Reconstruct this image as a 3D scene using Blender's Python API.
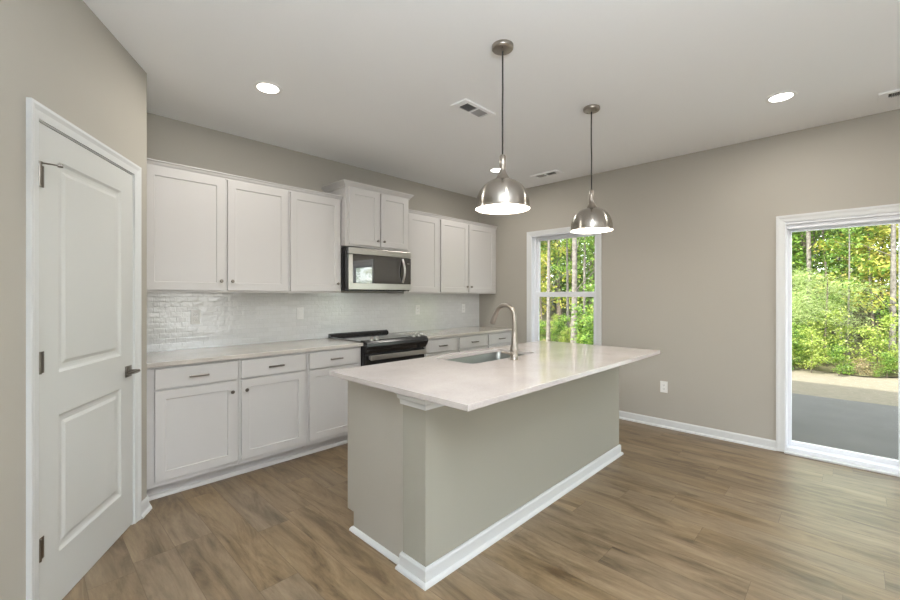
import bpy, bmesh, math, random
import numpy as np
from mathutils import Vector, Matrix
PI = math.pi
R = math.radians
S = bpy.context.scene
for o in list(bpy.data.objects): bpy.data.objects.remove(o)
C = S.collection

# ------------------------------------------------------------------ camera
cam_d = bpy.data.cameras.new('camera'); cam = bpy.data.objects.new('camera', cam_d); C.objects.link(cam)
cam_d.sensor_width = 36; cam_d.lens = 414.784/900*36; cam_d.shift_y = -4.17/900
cam_d.clip_start = .05; cam_d.clip_end = 300
cam.location = (-4.57, -3.862, 1.344); cam.rotation_euler = (R(90), 0, R(44.187-90))
S.camera = cam
# ------------------------------------------------------------------ world, sun, daylight, exposure
w = bpy.data.worlds.new('sky_world'); S.world = w; w.use_nodes = True
nt = w.node_tree; nt.nodes.clear()
wo = nt.nodes.new('ShaderNodeOutputWorld'); bg = nt.nodes.new('ShaderNodeBackground'); sk = nt.nodes.new('ShaderNodeTexSky')
sk.sky_type = 'NISHITA'; sk.sun_disc = False; sk.sun_elevation = R(40); sk.sun_rotation = R(-100)
hsv = nt.nodes.new('ShaderNodeHueSaturation'); hsv.inputs['Saturation'].default_value = .28; nt.links.new(sk.outputs[0], hsv.inputs['Color']); nt.links.new(hsv.outputs[0], bg.inputs[0]); nt.links.new(bg.outputs[0], wo.inputs[0])
bg.inputs[1].default_value = 0.95
def light(name, typ, loc, energy, color=(1,1,1), **kw):
    d = bpy.data.lights.new(name, typ); d.energy = energy; d.color = color
    for k, v in kw.items():
        if k != 'rot': setattr(d, k, v)
    o = bpy.data.objects.new(name, d); C.objects.link(o); o.location = loc
    if 'rot' in kw: o.rotation_euler = kw['rot']
    return o
sun = light('sun', 'SUN', (-10, 0, 12), 8.5, (1, .95, .86), angle=R(.6))
sun.rotation_euler = Vector((math.cos(R(40))*.98, math.cos(R(40))*-.17, -math.sin(R(40)))).to_track_quat('-Z', 'Y').to_euler()
# unseen fill lamps added at living-area openings; daylight at slider and kitchen window
DAY = (.93, .97, 1.0)
for i, x in enumerate((-6.6, -4.0, -1.6)):
    light('daylight_rear_window', 'AREA', (x, -8.42, 1.45), 5, DAY, shape='RECTANGLE', size=1.7, size_y=1.7, rot=(R(-90), 0, R(180)))
light('daylight_side_window', 'AREA', (-8.42, -5.6, 1.45), 8, DAY, shape='RECTANGLE', size=1.7, size_y=1.7, rot=(R(-90), 0, R(90)))
for nm, loc, sx, sy in (('portal_slider', (.16, -4.2, 1.0), 1.5, 1.95), ('portal_kitchen_window', (.16, -1.32, 1.36), .86, 1.48)):
    p_ = light(nm, 'AREA', loc, 1, shape='RECTANGLE', size=sx, size_y=sy, rot=(R(90), 0, R(90))); p_.data.cycles.is_portal = True
light('daylight_slider', 'AREA', (.75, -4.3, 1.2), 26, (.93, 1, .97), shape='RECTANGLE', size=2.0, size_y=2.1, rot=(R(90), 0, R(90)))
# unseen upward fill lamp added to brighten the ceiling, like a bounced flash
light('bounce_flash', 'AREA', (-4.7, -4.5, 1.9), 200, (.85, .93, 1), shape='DISK', size=.9, rot=(R(180), 0, 0))
S.view_settings.view_transform = 'Standard'; S.view_settings.look = 'None'
S.view_settings.gamma = 1; S.view_settings.use_curve_mapping = False
S.view_settings.exposure = 0.0

# ------------------------------------------------------------------ materials
def sl(c):
    return tuple((x/12.92 if x <= .04045 else ((x+.055)/1.055)**2.4) for x in [v/255 for v in c])
def mat(name, col, rough=.5, metal=0, spec=.5, bump=None, noise=None, aniso=0, coat=0):
    m = bpy.data.materials.new(name); m.use_nodes = True; n = m.node_tree.nodes; l = m.node_tree.links
    b = n['Principled BSDF']; b.inputs['Base Color'].default_value = (*col, 1)
    b.inputs['Roughness'].default_value = rough; b.inputs['Metallic'].default_value = metal
    b.inputs['Specular IOR Level'].default_value = spec; b.inputs['Coat Weight'].default_value = coat
    b.inputs['Anisotropic'].default_value = aniso
    tc = n.new('ShaderNodeTexCoord')
    if bump:
        t = n.new('ShaderNodeTexNoise'); t.inputs['Scale'].default_value = bump[0]; t.inputs['Detail'].default_value = 3
        bp = n.new('ShaderNodeBump'); bp.inputs['Strength'].default_value = bump[1]; bp.inputs['Distance'].default_value = .002
        l.new(tc.outputs['Object'], t.inputs['Vector']); l.new(t.outputs['Fac'], bp.inputs['Height']); l.new(bp.outputs[0], b.inputs['Normal'])
    if noise:
        t = n.new('ShaderNodeTexNoise'); t.inputs['Scale'].default_value = noise[0]; t.inputs['Detail'].default_value = 5
        r = n.new('ShaderNodeMapRange'); r.inputs['From Min'].default_value = .3; r.inputs['From Max'].default_value = .7
        mx = n.new('ShaderNodeMix'); mx.data_type = 'RGBA'
        mx.inputs[6].default_value = (*col, 1); mx.inputs[7].default_value = (*noise[1], 1)
        l.new(tc.outputs['Object'], t.inputs['Vector']); l.new(t.outputs['Fac'], r.inputs['Value']); l.new(r.outputs[0], mx.inputs[0]); l.new(mx.outputs[2], b.inputs['Base Color'])
    return m
def emis(name, col, s):
    m = bpy.data.materials.new(name); m.use_nodes = True; n = m.node_tree.nodes; n.clear()
    o = n.new('ShaderNodeOutputMaterial'); e = n.new('ShaderNodeEmission'); e.inputs[0].default_value = (*col, 1); e.inputs[1].default_value = s
    m.node_tree.links.new(e.outputs[0], o.inputs[0]); return m
M = {}
M['wall'] = mat('wall_paint', (.415, .392, .342), .75, spec=.25, bump=(220, .12), noise=(1.2, (.407, .384, .335)))
M['ceil'] = mat('ceiling_paint', (.93, .94, .95), .85, spec=.2, bump=(160, .2))
M['trim'] = mat('trim_paint', (.66, .675, .675), .35, spec=.4, bump=(60, .03))
M['door'] = mat('door_paint', (.60, .61, .59), .38, spec=.4, bump=(90, .06))
M['cab'] = mat('cabinet_paint', (.56, .545, .53), .32, spec=.45, bump=(40, .03))
M['vinyl'] = mat('window_vinyl', (.78, .80, .84), .35)
M['plate'] = mat('outlet_plastic', (.78, .78, .76), .35, bump=(30, .02))
M['slot'] = mat('outlet_slot', (.05, .05, .05), .6, bump=(30, .02))
M['nickel'] = mat('brushed_nickel', (.37, .335, .295), .33, 1, bump=(300, .05), aniso=.5)
M['nickel_d'] = mat('satin_nickel_hardware', (.22, .20, .175), .30, 1, bump=(200, .04))
M['steel'] = mat('stainless_steel', (.55, .54, .52), .28, 1, bump=(250, .05), aniso=.4)
M['black'] = mat('black_enamel', (.012, .012, .013), .22, bump=(40, .02))
M['sinksteel'] = mat('sink_steel', (.27, .28, .27), .38, 1, bump=(120, .04))
M['blackglass'] = mat('black_glass', (.006, .006, .007), .04, spec=.8, bump=(4, .004))
M['cooktop'] = mat('cooktop_glass', (.02, .02, .022), .07, spec=.9, bump=(6, .004))
M['cord'] = mat('woven_cord', (.03, .028, .026), .8, bump=(400, .4))
M['white_in'] = mat('white_enamel', (.86, .86, .85), .4, bump=(40, .02))
M['ventdark'] = mat('register_shadow_gap', (.09, .09, .09), .8, bump=(60, .02))
M['louvre'] = mat('register_louvre_paint', (.42, .42, .42), .5, bump=(40, .02))  # white louvres greyed: shade between the blades is put into the colour
M['glow'] = emis('bulb_glow', (1, .93, .82), 22)
M['lens'] = emis('downlight_lens', (1, .95, .86), 14)
M['rubber'] = mat('rubber', (.6, .6, .58), .7, bump=(60, .05))

for k in ('blackglass', 'cooktop'): M[k].node_tree.nodes['Principled BSDF'].inputs['IOR'].default_value = 1.9
def brushed():
    m = mat('brushed_nickel_shade', (.42, .39, .35), .23, 1, aniso=.85); n = m.node_tree.nodes
    t = n.new('ShaderNodeTangent'); t.direction_type = 'RADIAL'; t.axis = 'Z'
    m.node_tree.links.new(t.outputs[0], n['Principled BSDF'].inputs['Tangent']); n['Principled BSDF'].inputs['Anisotropic Rotation'].default_value = .25; return m
M['shade'] = brushed()
def stone(name, a, b, rough=.13):
    m = mat(name, a, rough, spec=.5); n = m.node_tree.nodes; l = m.node_tree.links; bs = n['Principled BSDF']
    tc = n.new('ShaderNodeTexCoord'); t = n.new('ShaderNodeTexNoise'); t.inputs['Scale'].default_value = 260; t.inputs['Detail'].default_value = 2
    t2 = n.new('ShaderNodeTexNoise'); t2.inputs['Scale'].default_value = 5
    r = n.new('ShaderNodeValToRGB'); r.color_ramp.elements[0].position = .36; r.color_ramp.elements[0].color = (*b, 1)
    r.color_ramp.elements[1].position = .5; r.color_ramp.elements[1].color = (*a, 1)
    mx = n.new('ShaderNodeMix'); mx.data_type = 'RGBA'; mx.blend_type = 'MULTIPLY'; mx.inputs[0].default_value = .25
    l.new(tc.outputs['Object'], t.inputs['Vector']); l.new(tc.outputs['Object'], t2.inputs['Vector'])
    l.new(t.outputs['Fac'], r.inputs[0]); l.new(r.outputs[0], mx.inputs[6]); l.new(t2.outputs['Fac'], mx.inputs[7]); l.new(mx.outputs[2], bs.inputs['Base Color'])
    return m
M['quartz'] = stone('white_quartz', (.67, .62, .60), (.57, .52, .50), .1)
M['quartz2'] = stone('kitchen_quartz', (.57, .53, .48), (.50, .46, .41), .12)

def floor_mat():
    m = bpy.data.materials.new('oak_plank_floor'); m.use_nodes = True; n = m.node_tree.nodes; l = m.node_tree.links; b = n['Principled BSDF']
    geo = n.new('ShaderNodeNewGeometry'); sep = n.new('ShaderNodeSeparateXYZ'); l.new(geo.outputs['Position'], sep.inputs[0])
    def mth(op, a, c=None):
        x = n.new('ShaderNodeMath'); x.operation = op
        for i, v in enumerate((a, c)):
            if v is None: continue
            if isinstance(v, (int, float)): x.inputs[i].default_value = v
            else: l.new(v, x.inputs[i])
        return x.outputs[0]
    W, L = .182, 1.22
    xr = mth('DIVIDE', sep.outputs[0], W); row = mth('FLOOR', xr); fx = mth('SUBTRACT', xr, row)
    wn = n.new('ShaderNodeTexWhiteNoise'); wn.noise_dimensions = '1D'; l.new(row, wn.inputs['W'])
    yr = mth('ADD', mth('DIVIDE', sep.outputs[1], L), wn.outputs['Value']); colm = mth('FLOOR', yr); fy = mth('SUBTRACT', yr, colm)
    cb = n.new('ShaderNodeCombineXYZ'); l.new(row, cb.inputs[0]); l.new(colm, cb.inputs[1])
    w2 = n.new('ShaderNodeTexWhiteNoise'); w2.noise_dimensions = '2D'; l.new(cb.outputs[0], w2.inputs['Vector'])
    # grain coordinates: stretched along the plank and shifted per plank
    gx = mth('MULTIPLY', sep.outputs[0], 10.0); gy = mth('ADD', mth('MULTIPLY', sep.outputs[1], 1.5), mth('MULTIPLY', w2.outputs['Value'], 37.0))
    gv = n.new('ShaderNodeCombineXYZ'); l.new(gx, gv.inputs[0]); l.new(gy, gv.inputs[1]); l.new(mth('MULTIPLY', w2.outputs['Value'], 91.0), gv.inputs[2])
    g1 = n.new('ShaderNodeTexNoise'); g1.inputs['Scale'].default_value = 1.0; g1.inputs['Detail'].default_value = 9; g1.inputs['Roughness'].default_value = .7; g1.inputs['Distortion'].default_value = .6
    l.new(gv.outputs[0], g1.inputs['Vector'])
    g2 = n.new('ShaderNodeTexNoise'); g2.inputs['Scale'].default_value = 5.0; g2.inputs['Detail'].default_value = 8; g2.inputs['Roughness'].default_value = .7; l.new(gv.outputs[0], g2.inputs['Vector'])
    kv = n.new('ShaderNodeCombineXYZ'); l.new(mth('MULTIPLY', sep.outputs[0], 13.0), kv.inputs[0]); l.new(mth('MULTIPLY', gy, 2.6), kv.inputs[1]); l.new(w2.outputs['Value'], kv.inputs[2])
    g3 = n.new('ShaderNodeTexNoise'); g3.inputs['Scale'].default_value = 1.0; g3.inputs['Detail'].default_value = 2; l.new(kv.outputs[0], g3.inputs['Vector'])
    r1 = n.new('ShaderNodeValToRGB'); e = r1.color_ramp.elements
    e[0].position = .35; e[0].color = (.135, .086, .042, 1); e[1].position = .65; e[1].color = (.350, .254, .150, 1)
    x = e.new(.49); x.color = (.258, .180, .100, 1)
    l.new(g1.outputs['Fac'], r1.inputs[0])
    # knots and dark streaks
    r3 = n.new('ShaderNodeValToRGB'); r3.color_ramp.elements[0].position = .22; r3.color_ramp.elements[0].color = (.42, .36, .3, 1); r3.color_ramp.elements[1].position = .31; r3.color_ramp.elements[1].color = (1, 1, 1, 1)
    l.new(g3.outputs['Fac'], r3.inputs[0])
    m3 = n.new('ShaderNodeMix'); m3.data_type = 'RGBA'; m3.blend_type = 'MULTIPLY'; m3.inputs[0].default_value = .8
    l.new(r1.outputs[0], m3.inputs[6]); l.new(r3.outputs[0], m3.inputs[7])
    hs = n.new('ShaderNodeHueSaturation'); l.new(m3.outputs[2], hs.inputs['Color'])
    vr = n.new('ShaderNodeMapRange'); vr.inputs['To Min'].default_value = .88; vr.inputs['To Max'].default_value = 1.12; l.new(w2.outputs['Value'], vr.inputs['Value']); l.new(vr.outputs[0], hs.inputs['Value'])
    sr = n.new('ShaderNodeMapRange'); sr.inputs['To Min'].default_value = .88; sr.inputs['To Max'].default_value = 1.05; l.new(w2.outputs['Color'], sr.inputs['Value']); l.new(sr.outputs[0], hs.inputs['Saturation'])
    m4 = n.new('ShaderNodeMix'); m4.data_type = 'RGBA'; m4.blend_type = 'MULTIPLY'; m4.inputs[0].default_value = .5
    l.new(hs.outputs[0], m4.inputs[6]); l.new(g2.outputs['Fac'], m4.inputs[7])
    # seams
    sx = mth('LESS_THAN', mth('MINIMUM', fx, mth('SUBTRACT', 1.0, fx)), .009)
    sy = mth('LESS_THAN', mth('MINIMUM', fy, mth('SUBTRACT', 1.0, fy)), .0013)
    seam = mth('MAXIMUM', sx, sy)
    m5 = n.new('ShaderNodeMix'); m5.data_type = 'RGBA'; l.new(mth('MULTIPLY', seam, .55), m5.inputs[0]); l.new(m4.outputs[2], m5.inputs[6]); m5.inputs[7].default_value = (.09, .055, .03, 1)
    l.new(m5.outputs[2], b.inputs['Base Color'])
    b.inputs['Roughness'].default_value = .38; b.inputs['Specular IOR Level'].default_value = .5
    bp = n.new('ShaderNodeBump'); bp.inputs['Strength'].default_value = .25; bp.inputs['Distance'].default_value = .001
    l.new(mth('SUBTRACT', g1.outputs['Fac'], seam), bp.inputs['Height']); l.new(bp.outputs[0], b.inputs['Normal'])
    return m
M['floor'] = floor_mat()

def tile_mat():
    m = bpy.data.materials.new('glazed_subway_tile'); m.use_nodes = True; n = m.node_tree.nodes; l = m.node_tree.links; b = n['Principled BSDF']
    geo = n.new('ShaderNodeNewGeometry'); sep = n.new('ShaderNodeSeparateXYZ'); l.new(geo.outputs['Position'], sep.inputs[0])
    def mth(op, a, c=None):
        x = n.new('ShaderNodeMath'); x.operation = op
        for i, v in enumerate((a, c)):
            if v is None: continue
            if isinstance(v, (int, float)): x.inputs[i].default_value = v
            else: l.new(v, x.inputs[i])
        return x.outputs[0]
    W, H = .076, .0405
    zr = mth('DIVIDE', sep.outputs[2], H); row = mth('FLOOR', zr); fz = mth('SUBTRACT', zr, row)
    par = mth('MULTIPLY', mth('MODULO', row, 2.0), .5)
    xr = mth('ADD', mth('DIVIDE', sep.outputs[0], W), par); cc = mth('FLOOR', xr); fx = mth('SUBTRACT', xr, cc)
    dz = mth('MULTIPLY', mth('MINIMUM', fz, mth('SUBTRACT', 1.0, fz)), H); dx = mth('MULTIPLY', mth('MINIMUM', fx, mth('SUBTRACT', 1.0, fx)), W)
    d = mth('MINIMUM', dx, dz)
    edge = n.new('ShaderNodeMapRange'); edge.interpolation_type = 'SMOOTHSTEP'; edge.inputs['From Min'].default_value = .001; edge.inputs['From Max'].default_value = .006; l.new(d, edge.inputs['Value'])
    grout = mth('LESS_THAN', d, .0012)
    cb = n.new('ShaderNodeCombineXYZ'); l.new(row, cb.inputs[0]); l.new(cc, cb.inputs[1])
    wn = n.new('ShaderNodeTexWhiteNoise'); wn.noise_dimensions = '2D'; l.new(cb.outputs[0], wn.inputs['Vector'])
    sc = n.new('ShaderNodeSeparateColor'); l.new(wn.outputs['Color'], sc.inputs[0])
    tilt = mth('ADD', mth('MULTIPLY', mth('SUBTRACT', sc.outputs[0], .5), mth('MULTIPLY', fx, 1.6)), mth('MULTIPLY', mth('SUBTRACT', sc.outputs[1], .5), mth('MULTIPLY', fz, 1.0)))
    ns = n.new('ShaderNodeTexNoise'); ns.inputs['Scale'].default_value = 45; ns.inputs['Detail'].default_value = 1; l.new(geo.outputs['Position'], ns.inputs['Vector'])
    h = mth('ADD', mth('ADD', mth('MULTIPLY', edge.outputs[0], .5), tilt), mth('MULTIPLY', ns.outputs['Fac'], 1.6))
    bp = n.new('ShaderNodeBump'); bp.inputs['Strength'].default_value = .6; bp.inputs['Distance'].default_value = .0012; l.new(h, bp.inputs['Height']); l.new(bp.outputs[0], b.inputs['Normal'])
    mx = n.new('ShaderNodeMix'); mx.data_type = 'RGBA'; l.new(grout, mx.inputs[0]); mx.inputs[7].default_value = (.60, .61, .59, 1)
    vm = n.new('ShaderNodeMapRange'); vm.inputs['To Min'].default_value = .64; vm.inputs['To Max'].default_value = .68; l.new(sc.outputs[2], vm.inputs['Value'])
    cl = n.new('ShaderNodeCombineColor'); l.new(vm.outputs[0], cl.inputs[0]); l.new(mth('MULTIPLY', vm.outputs[0], 1.01), cl.inputs[1]); l.new(vm.outputs[0], cl.inputs[2])
    l.new(cl.outputs[0], mx.inputs[6]); l.new(mx.outputs[2], b.inputs['Base Color'])
    b.inputs['Roughness'].default_value = .06; b.inputs['Specular IOR Level'].default_value = .5; b.inputs['IOR'].default_value = 2.0
    return m
M['tile'] = tile_mat()

def glass_mat():
    m = bpy.data.materials.new('window_glass'); m.use_nodes = True; n = m.node_tree.nodes; l = m.node_tree.links; n.clear()
    o = n.new('ShaderNodeOutputMaterial'); t = n.new('ShaderNodeBsdfTransparent'); t.inputs[0].default_value = (.95, .97, .96, 1)
    g = n.new('ShaderNodeBsdfGlossy'); g.inputs['Roughness'].default_value = .01; f = n.new('ShaderNodeFresnel'); f.inputs[0].default_value = 1.45
    gg = n.new('ShaderNodeNewGeometry'); mr = n.new('ShaderNodeMapRange'); mr.inputs['To Min'].default_value = 1.45; mr.inputs['To Max'].default_value = 1/1.45
    l.new(gg.outputs['Backfacing'], mr.inputs['Value']); l.new(mr.outputs[0], f.inputs[0])
    mx = n.new('ShaderNodeMixShader'); l.new(f.outputs[0], mx.inputs[0]); l.new(t.outputs[0], mx.inputs[1]); l.new(g.outputs[0], mx.inputs[2]); l.new(mx.outputs[0], o.inputs[0])
    return m
M['glass'] = glass_mat()

def leaf_mat(name, cols):
    m = bpy.data.materials.new(name); m.use_nodes = True; n = m.node_tree.nodes; l = m.node_tree.links; n.clear()
    o = n.new('ShaderNodeOutputMaterial'); geo = n.new('ShaderNodeNewGeometry'); r = n.new('ShaderNodeValToRGB')
    e = r.color_ramp.elements; e[0].position = 0; e[0].color = (*cols[0], 1); e[1].position = 1; e[1].color = (*cols[-1], 1)
    for i, c in enumerate(cols[1:-1]): x = e.new((i+1)/(len(cols)-1)); x.color = (*c, 1)
    l.new(geo.outputs['Random Per Island'], r.inputs[0])
    d = n.new('ShaderNodeBsdfDiffuse'); t = n.new('ShaderNodeBsdfTranslucent'); mx = n.new('ShaderNodeMixShader'); mx.inputs[0].default_value = .28
    l.new(r.outputs[0], d.inputs[0]); l.new(r.outputs[0], t.inputs[0]); l.new(d.outputs[0], mx.inputs[1]); l.new(t.outputs[0], mx.inputs[2])
    g = n.new('ShaderNodeBsdfGlossy'); g.inputs['Roughness'].default_value = .4; m2 = n.new('ShaderNodeMixShader'); m2.inputs[0].default_value = .05
    l.new(mx.outputs[0], m2.inputs[1]); l.new(g.outputs[0], m2.inputs[2]); l.new(m2.outputs[0], o.inputs[0])
    return m
M['leaf_g'] = leaf_mat('green_leaves', [(.05, .11, .02), (.14, .27, .04), (.24, .40, .06), (.40, .52, .11)])
M['leaf_y'] = leaf_mat('yellow_green_leaves', [(.16, .24, .04), (.40, .46, .07), (.56, .54, .10), (.62, .48, .14)])
M['leaf_yg'] = leaf_mat('olive_leaves', [(.12, .20, .03), (.30, .40, .06), (.44, .52, .10), (.54, .58, .18)])
M['leaf_d'] = leaf_mat('dark_leaves', [(.025, .06, .012), (.07, .13, .025), (.14, .23, .05)])
M['leaf_p'] = leaf_mat('pale_needles', [(.36, .46, .16), (.46, .56, .22), (.55, .62, .26)])
M['leaf_b'] = leaf_mat('dry_brush', [(.30, .22, .12), (.45, .33, .2), (.42, .42, .16)])
M['bark'] = mat('pale_bark', (.25, .225, .195), .9, bump=(14, .8), noise=(11, (.09, .075, .06)))
M['bark_d'] = mat('brown_bark', (.20, .16, .125), .9, bump=(14, .8), noise=(9, (.09, .07, .055)))
M['concrete'] = mat('patio_concrete', (.21, .198, .185), .85, bump=(70, .2), noise=(2.5, (.18, .17, .158)))
M['grass'] = mat('dry_lawn', (.34, .285, .215), .95, bump=(50, .9), noise=(14, (.25, .22, .155)))
M['soil'] = mat('forest_floor', (.20, .165, .09), .95, bump=(20, .9), noise=(6, (.12, .13, .05)))
M['siding'] = mat('exterior_siding', (.6, .6, .58), .7, bump=(10, .1))

# ------------------------------------------------------------------ helpers
def tag(o, label=None, cat=None, group=None, kind=None):
    if label: o['label'] = label
    if cat: o['category'] = cat
    if group: o['group'] = group
    if kind: o['kind'] = kind
    return o
def empty(name, loc=(0, 0, 0), rz=0, parent=None):
    o = bpy.data.objects.new(name, None); C.objects.link(o); o.location = loc; o.rotation_euler = (0, 0, rz); o.empty_display_size = .1
    if parent: o.parent = parent
    return o
class B:
    def __init__(s): s.bm = bmesh.new()
    def box(s, x0, y0, z0, x1, y1, z1, bev=0):
        x0, x1 = sorted((x0, x1)); y0, y1 = sorted((y0, y1)); z0, z1 = sorted((z0, z1))
        r = bmesh.ops.create_cube(s.bm, size=1); v = r['verts']
        for q in v: q.co = Vector(((x0+x1)/2+q.co.x*(x1-x0), (y0+y1)/2+q.co.y*(y1-y0), (z0+z1)/2+q.co.z*(z1-z0)))
        if bev:
            ed = list({e for q in v for e in q.link_edges})
            bmesh.ops.bevel(s.bm, geom=ed, offset=bev, segments=2, affect='EDGES', profile=.5)
        return s
    def prism(s, prof, a, b, axis):
        """profile (list of 2-D points) extruded from a to b along axis; profile axes are the two others in order"""
        def P(u, v, t):
            return {'x': (t, u, v), 'y': (u, t, v), 'z': (u, v, t)}[axis]
        A = [s.bm.verts.new(P(u, v, a)) for u, v in prof]; Bv = [s.bm.verts.new(P(u, v, b)) for u, v in prof]
        n = len(prof)
        for i in range(n): s.bm.faces.new((A[i], A[(i+1) % n], Bv[(i+1) % n], Bv[i]))
        s.bm.faces.new(A); s.bm.faces.new(Bv[::-1]); return s
    def sweep(s, prof, path, up=(0, 0, 1), closed=False, caps=True):
        """profile points (out, up) swept along a horizontal path; out = right-hand side of travel; mitred corners"""
        rings = []; n = len(path)
        for i, p in enumerate(path):
            p = Vector(p)
            d0 = (p-Vector(path[i-1])).normalized() if (i > 0 or closed) else None
            d1 = (Vector(path[(i+1) % n])-p).normalized() if (i < n-1 or closed) else None
            if d0 is None: d0 = d1
            if d1 is None: d1 = d0
            n0 = d0.cross(Vector(up)); n1 = d1.cross(Vector(up)); m = (n0+n1)
            m = m/ (1+n0.dot(n1))
            rings.append([s.bm.verts.new(p+m*o+Vector(up)*u) for o, u in prof])
        k = len(prof)
        for i in range(len(rings)-(0 if closed else 1)):
            a, b = rings[i], rings[(i+1) % n]
            for j in range(k): s.bm.faces.new((a[j], a[(j+1) % k], b[(j+1) % k], b[j]))
        if caps and not closed: s.bm.faces.new(rings[0][::-1]); s.bm.faces.new(rings[-1])
        return s
    def lathe(s, prof, c=(0, 0, 0), seg=32, axis='z', capb=False, capt=False):
        rings = []
        for r, z in prof:
            ring = []
            for i in range(seg):
                a = 2*PI*i/seg; u, v = r*math.cos(a), r*math.sin(a)
                q = {'z': (u, v, z), 'y': (u, z, v), 'x': (z, u, v)}[axis]
                ring.append(s.bm.verts.new((c[0]+q[0], c[1]+q[1], c[2]+q[2])))
            rings.append(ring)
        for a, b in zip(rings, rings[1:]):
            for i in range(seg): s.bm.faces.new((a[i], a[(i+1) % seg], b[(i+1) % seg], b[i]))
        if capb: s.bm.faces.new(rings[0][::-1])
        if capt: s.bm.faces.new(rings[-1])
        return s
    def tube(s, pts, r, seg=14):
        pts = [Vector(p) for p in pts]; rr = r if isinstance(r, (list, tuple)) else [r]*len(pts); rings = []; N = None
        for i, p in enumerate(pts):
            t = (pts[min(i+1, len(pts)-1)]-pts[max(i-1, 0)]).normalized()
            if N is None: N = t.orthogonal().normalized()
            N = (N-t*N.dot(t)).normalized(); Bn = t.cross(N)
            rings.append([s.bm.verts.new(p+(N*math.cos(2*PI*k/seg)+Bn*math.sin(2*PI*k/seg))*rr[i]) for k in range(seg)])
        for a, b in zip(rings, rings[1:]):
            for i in range(seg): s.bm.faces.new((a[i], a[(i+1) % seg], b[(i+1) % seg], b[i]))
        s.bm.faces.new(rings[0][::-1]); s.bm.faces.new(rings[-1]); return s
    def xf(s, mtx): bmesh.ops.transform(s.bm, matrix=mtx, verts=s.bm.verts); return s
    def obj(s, name, m, parent=None, smooth=False, loc=None, bevel=0):
        bmesh.ops.recalc_face_normals(s.bm, faces=s.bm.faces)
        me = bpy.data.meshes.new(name); s.bm.to_mesh(me); s.bm.free()
        if isinstance(m, (list, tuple)):
            for q in m: me.materials.append(q)
        else: me.materials.append(m)
        o = bpy.data.objects.new(name, me); C.objects.link(o)
        if parent: o.parent = parent
        if loc: o.location = loc
        if smooth:
            for p in me.polygons: p.use_smooth = True
            me.set_sharp_from_angle(angle=R(38))
        if bevel:
            b = o.modifiers.new('bevel', 'BEVEL'); b.width = bevel; b.segments = 2; b.limit_method = 'ANGLE'; b.angle_limit = R(40)
        return o
def slab_panels(b, x0, z0, x1, z1, t, panels, rings, yf=0):
    """door slab facing -y with its face at yf; panels = rects cut in the face and filled by (inset, depth) rings"""
    bm = b.bm; V = {}
    xs = sorted({x0, x1, *[p[0] for p in panels], *[p[2] for p in panels]}); zs = sorted({z0, z1, *[p[1] for p in panels], *[p[3] for p in panels]})
    def v(x, y, z):
        k = (round(x, 5), round(y, 5), round(z, 5))
        if k not in V: V[k] = bm.verts.new((x, y, z))
        return V[k]
    for xa, xb in zip(xs, xs[1:]):
        for za, zb in zip(zs, zs[1:]):
            cx, cz = (xa+xb)/2, (za+zb)/2
            if any(p[0] < cx < p[2] and p[1] < cz < p[3] for p in panels): continue
            bm.faces.new((v(xa, yf, za), v(xb, yf, za), v(xb, yf, zb), v(xa, yf, zb)))
    for p in panels:
        prev = None
        for ins, dep in rings:
            a, c, bq, d = p[0]+ins, p[1]+ins, p[2]-ins, p[3]-ins
            cur = [v(a, yf+dep, c), v(bq, yf+dep, c), v(bq, yf+dep, d), v(a, yf+dep, d)]
            if prev:
                for i in range(4): bm.faces.new((prev[i], prev[(i+1) % 4], cur[(i+1) % 4], cur[i]))
            prev = cur
        bm.faces.new(prev)
    yb = yf+t
    def side(pts):
        for p, q in zip(pts, pts[1:]):
            bm.faces.new((v(p[0], yf, p[1]), v(q[0], yf, q[1]), v(q[0], yb, q[1]), v(p[0], yb, p[1])))
    side([(x, z0) for x in xs]); side([(x1, z) for z in zs]); side([(x, z1) for x in xs[::-1]]); side([(x0, z) for z in zs[::-1]])
    # back
    ring = [(x, z0) for x in xs]+[(x1, z) for z in zs[1:]]+[(x, z1) for x in xs[::-1][1:]]+[(x0, z) for z in zs[::-1][1:-1]]
    bm.faces.new([v(x, yb, z) for x, z in ring])
    return b
SHAKER = [(0, 0), (.003, .0075)]
def shaker(name, x0, z0, x1, z1, yf, parent, t=.019, rail=.058, m=None):
    b = B(); slab_panels(b, x0, z0, x1, z1, t, [(x0+rail, z0+rail, x1-rail, z1-rail)], SHAKER, yf)
    return b.obj(name, m or M['cab'], parent, bevel=.0012)
def knob(x, y, z, parent):
    b = B(); b.lathe([(.0001, 0), (.006, 0), (.005, -.008), (.006, -.014), (.0125, -.017), (.0135, -.021), (.011, -.025), (.0001, -.026)], (x, y, z), 20, 'y')
    return b.obj('knob', M['nickel_d'], parent, smooth=True)
def bar_pull(xc, y, z, parent, L=.118):
    b = B(); h = L/2
    b.tube([(xc-h, y-.028, z), (xc+h, y-.028, z)], .0065, 12)
    for s in (-1, 1): b.tube([(xc+s*(h-.018), y, z), (xc+s*(h-.018), y-.028, z)], .0045, 10)
    return b.obj('handle', M['nickel_d'], parent, smooth=True)

# ================================================================== ROOM SHELL
H = 2.743; YB = -8.5; XL = -8.5
def struct(o): o['kind'] = 'structure'; return o
struct(B().box(XL, YB, -.12, .14, .14, 0).obj('floor', M['floor']))
struct(B().box(XL, YB, H, .14, .14, H+.14).obj('ceiling', M['ceil']))
wb = struct(B().box(-4.17, 0, 0, .14, .14, H).obj('wall_back', M['wall']))
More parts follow.
